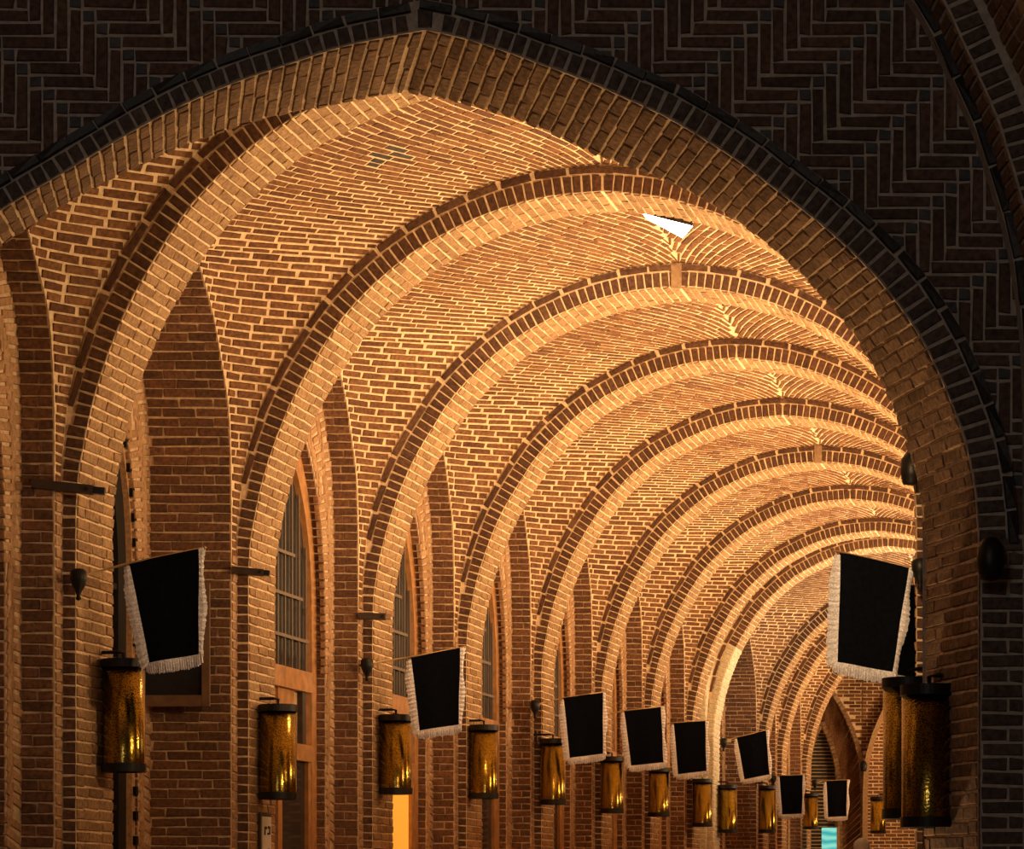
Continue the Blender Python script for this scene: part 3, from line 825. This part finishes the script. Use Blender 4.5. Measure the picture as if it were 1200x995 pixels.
# hall arch: black ring on the wall, soffit, face, and the first metres of the hall vault
mb = MB(); K2 = 60; hp = [HC.at(HC.len * i / K2) for i in range(K2 + 1)]
def ho(d, o):
    p, t = HC.at(d), HC.tan(d); return (p[0] - t[1] * o, p[1] + t[0] * o)
o0 = [ho(HC.len * i / K2, .045) for i in range(K2 + 1)]; o1 = [ho(HC.len * i / K2, .17) for i in range(K2 + 1)]; o2 = [ho(HC.len * i / K2, .21) for i in range(K2 + 1)]
rows = [[V3(a, FY0 + .05), V3(a, FY0 - .05), V3(b, FY0 - .05), V3(b, FY0 - .28), V3(c, FY0 - .28), V3(e, FY0 - .28), V3(e, 1.2)] for a, b, c, e in zip(hp, o0, o1, o2)]
mb.grid(rows); mb.grid([[Vector((2 * x_mid - p.x, p.y, p.z)) for p in r] for r in rows])
ha = struct(mb.build('trim_15', 'mortar_front', shell=True), 'dark arch rib of the hall vault at the right edge')
LHb = Laid(ha, name='edge_brick', rest='brickwork'); LHs = Laid(ha, rest='brickwork')
d = .1
while d < HC.len - .1:
    p, t = HC.at(d), HC.tan(d); T3 = Vector((t[0], 0, t[1])); N3 = Vector((-t[1], 0, t[0]))
    if p[1] > 1.5: LHb.add(V3(p, FY0 - .055) + N3 * .022, T3, (0, -1, 0), .205, .042, 'black', .05)
    d += .216
d = .03; i = 0
while d < HC.len - .05:
    p, t = HC.at(d), HC.tan(d); T3 = Vector((t[0], 0, t[1])); N3 = Vector((-t[1], 0, t[0]))
    if p[1] > 0:
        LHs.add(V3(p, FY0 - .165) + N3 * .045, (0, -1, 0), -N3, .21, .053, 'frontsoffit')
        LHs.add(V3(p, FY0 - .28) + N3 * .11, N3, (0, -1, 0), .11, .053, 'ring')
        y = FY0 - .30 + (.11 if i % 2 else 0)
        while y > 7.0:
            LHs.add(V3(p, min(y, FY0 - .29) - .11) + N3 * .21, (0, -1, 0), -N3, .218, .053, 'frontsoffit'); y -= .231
    d += .066; i += 1

for Lx in (LHb, LHs):            # the left half of the hall arch
    for c, ex, ey, n, L_, H_, T_, mt, j in list(Lx.b):
        q = lambda a: Vector((-a.x, a.y, a.z))
        Lx.b.append((Vector((2 * x_mid - c.x, c.y, c.z)), -q(ex), q(ey), q(n), L_, H_, T_, mt, j))
finish_bricks()

# ------------------------------------------------------------------ plaster patches on the crowns
for v, s in ((RIBS[2], 1.0), (RIBS[5], 1.0)):
    t = trims[RIBS.index(v)]
    mb = MB(); mb.box(W(-.02, v - .005, 5.0), Vector((1, 0, 0)), Vector((0, 0, 1)), Vector((0, -1, 0)), .085, .2, .03); mb.build('plaster_patch', 'plaster', t)

# ------------------------------------------------------------------ lanterns
def lantern(px, y0, y1, Y, label, side=-1, group='brass lanterns along the corridor piers'):
    c = at(px, (y0 + y1) / 2, Y); h = (y1 - y0) * Y / F; r = .13; base = c - Vector((0, 0, h / 2))
    o = empty('wall_lantern', base, label, 'lantern', group)
    mb = MB(); mb.lathe((0, 0, 0), [(r, .03), (r, h - .03), (r - .006, h - .03), (r - .006, .03)], 40, True); mb.build('lamp_shade', 'brass', o, True)
    for nm, z in (('bottom_rim', .0), ('top_rim', h - .05)):
        mb = MB(); mb.lathe((0, 0, z), [(r + .006, 0), (r + .006, .05), (r - .02, .05), (r - .02, 0)], 40, True); mb.build(nm, 'iron', o)
    mb = MB(); nrm = NL * side
    p = Vector((0, 0, h + .02))
    mb.tube([p + Vector((0, 0, -.12)), p + Vector((0, 0, .02)), p + Vector((0, 0, .025)) + nrm * .04, p + Vector((0, 0, .025)) + nrm * .2], .012, 6); mb.build('bracket', 'iron', o)
    mb = MB(); mb.box(p + Vector((0, 0, .0)) + nrm * .17, TV, Vector((0, 0, 1)), NL, .06, .12, .012); mb.build('wall_plate', 'iron', o)
    mb = MB(); mb.tube([Vector((-r + .01, 0, h - .02)), Vector((r - .01, 0, h - .02))], .008, 6); mb.build('cross_bar', 'iron', o)
    mb = MB(); mb.lathe((0, 0, h * .62), [(.002, -.05), (.025, -.03), (.03, 0), (.02, .04), (.012, .06), (.012, .11), (.002, .11)], 12); mb.build('bulb', 'paint', o, True)
    return o
LANT = [(145, 773, 905, 'brass lantern under the first banner on the left, largest of the left-hand ones'),
        (326, 826, 937, 'brass lantern in front of the wooden arched door, above the small notice plate'),
        (464, 838, 931, 'brass lantern left of the second left-hand banner, above a glowing orange door'),
        (567, 850, 936, 'brass lantern just right of the second left-hand banner'),
        (648, 866, 943, 'brass lantern overlapped on its right by the third left-hand banner'),
        (717, 887, 953, 'brass lantern below and between the third and fourth left-hand banners'),
        (772, 900, 957, 'brass lantern under the bottom edge of the fourth left-hand banner'),
        (823, 913, 969, 'brass lantern under the fifth left-hand banner beside the whitened pier'),
        (853, 920, 976, 'brass lantern right of the whitened pier, below the tilted banner'),
        (899, 921, 976, 'brass lantern left of the seventh left-hand banner'),
        (950, 930, 972, 'brass lantern between the two farthest banners')]
for px, y0, y1, lab in LANT: lantern(px, y0, y1, 20080 / (1370 - px), lab)
lantern(1089, 803, 970, 12.85, 'large brass lantern at the right jamb of the great arch, nearest of all', 1)
lantern(1066, 795, 960, 13.4, 'brass lantern half hidden behind the large nearest lantern', 1)
lantern(1029, 934, 977, 46.5, 'tiny far brass lantern left of the big pair at the right', 1)

# ------------------------------------------------------------------ banners
def banner(c, Y, anchor, label, seed, side=-1):
    rnd = random.Random(seed)
    TL, TR, BR_, BL_ = [at(x, y, Y) for x, y in c]
    mid = (TL + TR) / 2
    o = empty('banner', mid, label, 'banner', 'black banners with silver fringe')
    rel = lambda p: Vector(p) - mid
    nx, ny = 12, 14; ph = rnd.random() * 6; amp = .012
    def S(s, t):
        p = (TL.lerp(TR, s)).lerp(BL_.lerp(BR_, s), t)
        return rel(p) + Vector((0, amp * t * math.sin(s * 7 + ph) + .006 * math.sin(t * 6 + s * 3 + ph), 0))
    mb = MB()
    fr_ = [[S(i / nx, j / ny) + Vector((0, -.004, 0)) for i in range(nx + 1)] for j in range(ny + 1)]
    bk_ = [[p + Vector((0, .008, 0)) for p in r] for r in fr_]
    mb.grid(fr_); mb.grid([list(reversed(r)) for r in bk_])
    mb.grid([fr_[0], bk_[0]]); mb.grid([fr_[-1], bk_[-1]]); mb.grid([[r[0] for r in fr_], [r[0] for r in bk_]]); mb.grid([[r[-1] for r in fr_], [r[-1] for r in bk_]])
    mb.build('cloth', 'cloth', o, True)
    # fringe: strands sewn round three edges
    def strip(edge, out, wd, n=60):
        m = MB(); rows = []
        for i in range(n + 1):
            e = edge(i / n); wv = wd * (.88 + .2 * rnd.random()); yy = .006 * math.sin(i * 1.9) + .004 * rnd.random()
            d = out(i / n)
            rows.append([e - d * .006 + Vector((0, -.009, 0)), e + d * wv * .5 + Vector((0, -.012 + yy, 0)), e + d * wv + Vector((0, -.004 + yy * 1.5, 0)), e + d * wv * .5 + Vector((0, .004 + yy, 0))])
        m.grid(rows, True)
        ob = m.build('fringe', 'fringe', o); return ob
    wdt = .055
    dl = (TL - TR).normalized(); dd = ((BL_ - TL) + (BR_ - TR)).normalized()
    strip(lambda t: S(0, .03 + .97 * t), lambda t: (dl * (1 - .35 * t * t * t) + dd * (.5 * t ** 6)).normalized() * (.6 + .5 * min(t * 4, 1)), wdt)
    strip(lambda t: S(1, t), lambda t: (-dl * 1.0 + dd * (.5 * t ** 6)).normalized() * (.75 + .25 * math.sin(t * 9 + ph)), wdt * .85)
    def be(t):
        t2 = t * 1.12 - .06; return S(t2, 1)
    strip(be, lambda t: dd * (1 - .3 * abs(2 * t - 1) ** 6), wdt * 1.25, 80)
    # pole from its holder on the pier, through the hem
    a = at(*anchor, Y); e0, e1 = (TL, TR) if side < 0 else (TR, TL)
    m = MB(); m.tube([rel(a), rel(e0), rel(e1) + (e1 - e0).normalized() * .03], .007, 8); m.build('pole', 'rod', o, True)
    m = MB(); m.lathe(rel(a), [(.002, -.14), (.018, -.13), (.012, -.11), (.02, -.085), (.036, -.06), (.05, -.02), (.05, .03), (.035, .045), (.002, .05)], 14); m.build('pole_holder', 'iron', o, True)
    m = MB(); m.tube([rel(a), rel(a) + Vector((.0, .13 if Y != 27.6 else .37, 0))], .014, 6); m.build('wall_spike', 'iron', o)
    m = MB(); m.lathe(rel(e1) + (e1 - e0).normalized() * .03, [(.001, -.012), (.012, 0), (.001, .012)], 8); m.build('finial', 'rod', o, True)
    return o
BAN = [([(151, 660), (234, 643), (234, 768), (174, 778)], 15.95, (92, 676), 'largest black banner on the left, in front of the first pier', -1),
       ([(481, 770), (540, 759), (538, 850), (491, 857)], 21.9, (430, 778), 'second black banner on the left, between two brass lanterns', -1),
       ([(660, 818), (707, 811), (707, 884), (667, 889)], 27.6, (627, 826), 'third black banner on the left, overlapping a lantern', -1),
       ([(731, 833), (775, 828), (778, 894), (739, 898)], 30.8, (698, 840), 'fourth black banner on the left, between the third and the narrower fifth', -1),
       ([(789, 847), (827, 845), (828, 904), (794, 908)], 33.75, (755, 852), 'fifth black banner on the left, touching the whitened pier', -1),
       ([(863, 864), (898, 856), (902, 908), (872, 914)], 37.8, (848, 869), 'tilted black banner with a bright white border right of the whitened pier', -1),
       ([(913, 909), (941, 908), (940, 954), (916, 955)], 43.0, (906, 912), 'small black banner hanging before the far pointed arch, left one of two', -1),
       ([(968, 915), (993, 914), (992, 957), (970, 958)], 46.2, (955, 917), 'smallest and farthest black banner, above the teal screen', -1),
       ([(984, 647), (1066, 665), (1046, 789), (980, 777)], 15.9, (1078, 664), 'largest black banner on the right, beside the jamb of the great arch', 1),
       ([(1047, 681), (1113, 693), (1096, 800), (1043, 790)], 18.9, (1121, 696), 'black banner mostly hidden between the right-hand banner and the jamb', 1)]
for i, (c, Y, an, lab, sd) in enumerate(BAN): banner(c, Y, an, lab, 40 + i, sd)

# ------------------------------------------------------------------ small fittings
def beam_end(p0, p1, Y, hz, label, pale=False):
    a, b = at(*p0, Y), at(*p1, Y); o = empty('timber_bracket', a, label, 'bracket', 'timber ends in the piers')
    ex = (b - a).normalized(); ez = ex.cross(Vector((0, 1, 0)))
    m = MB(); m.box((b - a) * .42, ex, ez, Vector((0, -1, 0)), (b - a).length * .84, hz, .07); m.build('timber', 'darkwood', o)
    m = MB(); m.box((b - a) * .91, ex, ez, Vector((0, -1, 0)), (b - a).length * .18, hz * .8, .05); m.build('end_cap', 'iron' if not pale else 'plaster', o)
    m = MB(); m.tube([(b - a) * .75 + Vector((0, -.05, 0)), (b - a) * .75 + Vector((0, .1, 0))], .012, 6); m.build('bolt', 'iron', o)
beam_end((38, 567), (123, 576), 15.95, .05, 'dark timber end jutting from the first pier above its banner')
beam_end((272, 668), (316, 672), 18.95, .045, 'dark timber end jutting from the second pier beside the wooden door')
beam_end((420, 722), (458, 723), 21.93, .05, 'timber end with a pale tip on the third pier', True)

o = empty('notice_board', at(206, 825, 18.80), 'dark framed board behind the bottom of the largest left banner', 'board')
def rb(nm, mat, x0, x1, y0, y1, Y, t):
    a, b = at(x0, y1, Y) - o.location, at(x1, y0, Y) - o.location
    m = MB(); m.box((a + b) / 2, Vector((1, 0, 0)), Vector((0, 0, 1)), Vector((0, -1, 0)), abs(b.x - a.x), abs(b.z - a.z), t); return m.build(nm, mat, o)
rb('board', 'iron', 168, 240, 690, 820, 18.85, .03)
for x0, x1, y0, y1 in ((164, 170, 684, 828), (237, 246, 684, 828), (170.5, 236.5, 684, 692), (170.5, 236.5, 815, 828)): rb('frame', 'brownwood' , x0, x1, y0, y1, 18.82, .06)

# plate with two dark signs on the second pier
c = W(-2.455, 19.33, 0.41); o = empty('notice_plate', c - Vector((0, 0, .13)), 'small pale plate with dark lettering low on the second pier', 'sign')
def pb(nm, mat, q, z, wq, hz, t, off):
    m = MB(); m.box(c - o.location + TV * q + Vector((0, 0, z)) + NL * off, TV, Vector((0, 0, 1)), NL, wq, hz, t); return m.build(nm, mat, o)
pb('backing', 'darkwood', 0, -.03, .25, .42, .012, .012); pb('face', 'paint', 0, -.03, .19, .36, .008, .022)
for q, z, wq, hz in ((-.035, .07, .05, .02), (-.05, .045, .02, .05), (.04, .075, .05, .018), (.055, .05, .018, .05), (.02, .03, .03, .015), (-.02, -.12, .05, .018), (.03, -.10, .04, .05), (.0, -.145, .10, .015)):
    pb('letter', 'ink', q, z, wq, hz, .004, .028)

# floodlight under the vault
fl = at(781, 262, 20.35); o = empty('floodlight', fl, 'glowing white floodlight under the crown of the vault', 'lamp')
def fp(px, py, Y): return at(px, py, Y) - fl
mb = MB(); A, B, C_, D = fp(753, 250, 20.45), fp(812, 265, 20.2), fp(800, 279, 20.2), fp(757, 256, 20.45)
mb.quad(A, B, C_, D); mb.build('lamp_face', 'lampface', o)
mb = MB(); up = Vector((0, .06, .05)); P8 = [A, B, C_, D]; e = Vector((0, .004, .004))
mb.grid([[p + e for p in P8], [p + up for p in P8]], True); mb.v += [tuple(p + up for p in P8)[k] for k in range(4)] and [tuple(p + up) for p in P8]; mb.f.append((len(mb.v) - 4, len(mb.v) - 3, len(mb.v) - 2, len(mb.v) - 1))
mb.build('housing', 'iron', o)
mb = MB(); mb.tube([(A + B) / 2 + up, (A + B) / 2 + up + Vector((0, .05, .12))], .012, 6); mb.build('mount', 'iron', o)
area('flood_or_fill_beam', fl + Vector((0, -.05, -.06)), (0, .35, -1), .12, 60, (1.0, .68, .36))

def spot(px, py, Y, label, side):
    p = at(px, py, Y); o = empty('spotlight_or_shade', p, label, 'lamp')
    m = MB(); m.lathe((0, 0, 0), [(.002, -.10), (.05, -.09), (.065, -.02), (.06, .05), (.035, .09), (.002, .1)], 16); m.build('lamp_head', 'iron', o, True)
    m = MB(); m.tube([Vector((0, 0, 0)), Vector((.02 * side, .1, .02)), Vector((.05 * side, .16, .02))], .014, 6); m.build('mount', 'iron', o)
spot(1161, 655, 12.25, 'black lamp on the dark pier right of the great arch', 1)
spot(1068, 549, 15.85, 'black lamp at the right end of the first vault rib', 1)  # dark body stands in for shade on the rib edge, no lamp here
spot(1012, 898, 49.8, 'small black lamp on the far pier left of the right-hand lanterns', 1)
o = empty('spotlight_or_shade', at(852, 868, 38.3), 'small white lamp on the whitened pier', 'lamp')
m = MB(); m.box(Vector((0, 0, 0)), Vector((1, 0, 0)), Vector((0, 0, 1)), Vector((0, -1, 0)), .11, .05, .06); m.build('lamp_head', 'paint', o)
m = MB(); m.tube([Vector((0, 0, 0)), Vector((-.06, .05, -.02)), Vector((-.10, .06, -.05))], .012, 6); m.build('mount', 'iron', o)

# teal lit screen at the end
p = at(972, 995, 48.0); o = empty('lit_screen', Vector((p.x, p.y, 0)), 'teal lit screen under the farthest banner', 'screen')
m = MB(); z0, z1 = .9, at(0, 970, 48).z; m.box(Vector((0, 0, (z0 + z1) / 2)), Vector((1, 0, 0)), Vector((0, 0, 1)), Vector((0, -1, 0)), .27, z1 - z0, .03); m.build('display', 'screen', o)
m = MB(); m.box(Vector((.15, .0, (z0 + z1) / 2)), Vector((1, 0, 0)), Vector((0, 0, 1)), Vector((0, -1, 0)), .05, z1 - z0 + .04, .06); m.build('side_frame', 'rod', o)
m = MB(); m.box(Vector((0, .03, .46)), Vector((1, 0, 0)), Vector((0, 0, 1)), Vector((0, -1, 0)), .3, .92, .08); m.build('stand', 'iron', o)

# ------------------------------------------------------------------ the person whose head shows at the bottom edge
hd = at(1010, 983, 31.5); px_, py_ = hd.x, hd.y; H = hd.z
o = empty('person', (px_, py_, 0), 'grey haired person seen only by the top of the head at the bottom edge', 'person')
s = H / 1.62
def skin_body(name, V, E, Rr, mat, parent):
    me = bpy.data.meshes.new(name); me.from_pydata([tuple(Vector(v) * s) for v in V], E, []); me.materials.append(M[mat])
    ob = link(bpy.data.objects.new(name, me), parent)
    md = ob.modifiers.new('Skin', 'SKIN'); md.use_smooth_shade = True
    if not me.skin_vertices: bpy.context.view_layer.objects.active = ob
    for d, r in zip(me.skin_vertices[0].data, Rr): d.radius = (r[0] * s, r[1] * s) if isinstance(r, tuple) else (r * s, r * s)
    me.skin_vertices[0].data[0].use_root = True
    sb = ob.modifiers.new('Sub', 'SUBSURF'); sb.levels = 1; sb.render_levels = 1
    return ob
V = [(0, 0, .88), (0, 0, 1.05), (0, 0, 1.25), (0, 0, 1.36), (0, 0, 1.44), (0, -.01, 1.52)]
E = [(0, 1), (1, 2), (2, 3), (3, 4), (4, 5)]
Rr = [(.16, .11), (.15, .10), (.17, .11), (.10, .08), (.055, .055), (.07, .085)]
for sd in (-1, 1):
    i = len(V); V += [(sd * .17, 0, 1.30), (sd * .22, .02, 1.06), (sd * .22, -.04, .84), (sd * .22, -.05, .76), (sd * .09, 0, .80), (sd * .10, -.01, .46), (sd * .10, .02, .09), (sd * .105, -.10, .035)]
    E += [(2, i), (i, i + 1), (i + 1, i + 2), (i + 2, i + 3), (0, i + 4), (i + 4, i + 5), (i + 5, i + 6), (i + 6, i + 7)]
    Rr += [.06, .045, .032, .03, .085, .058, .042, .038]
try:
    body = skin_body('body', V, E, Rr, 'coat', o)
except Exception as ex:
    print('skin', ex)
mb = MB(); c = Vector((0, -.005, 1.50)) * s
prof_h = [(.002, -.125), (.04, -.12), (.062, -.08), (.072, -.03), (.076, .02), (.072, .06), (.05, .10), (.002, .118)]
mb.lathe(c, [(r * s, z * s) for r, z in prof_h], 20); head = mb.build('head', 'skin', o, True)
mb = MB()
mb.lathe(c + Vector((0, .012, .01)) * s, [(.092 * s, -.05 * s), (.097 * s, .0), (.094 * s, .05 * s), (.07 * s, .095 * s), (.035 * s, .115 * s), (.002, .12 * s)], 20)
mb.v = [(x + .006 * math.sin(z * 90 + x * 60), y + .006 * math.sin(z * 70 + x * 80), z + .005 * math.sin(x * 120)) for x, y, z in mb.v]
mb.build('hair', 'hair', o, True)
m = MB()
for sd in (-1, 1):
    m.lathe(c + Vector((sd * .078, 0, 0)) * s, [(.002, -.03 * s), (.014 * s, -.01 * s), (.016 * s, .015 * s), (.002, .03 * s)], 8)
m.lathe(c + Vector((0, -.08, -.02)) * s, [(.002, -.02 * s), (.016 * s, -.012 * s), (.009 * s, .015 * s), (.002, .03 * s)], 8)
m.build('face_features', 'skin', o, True)
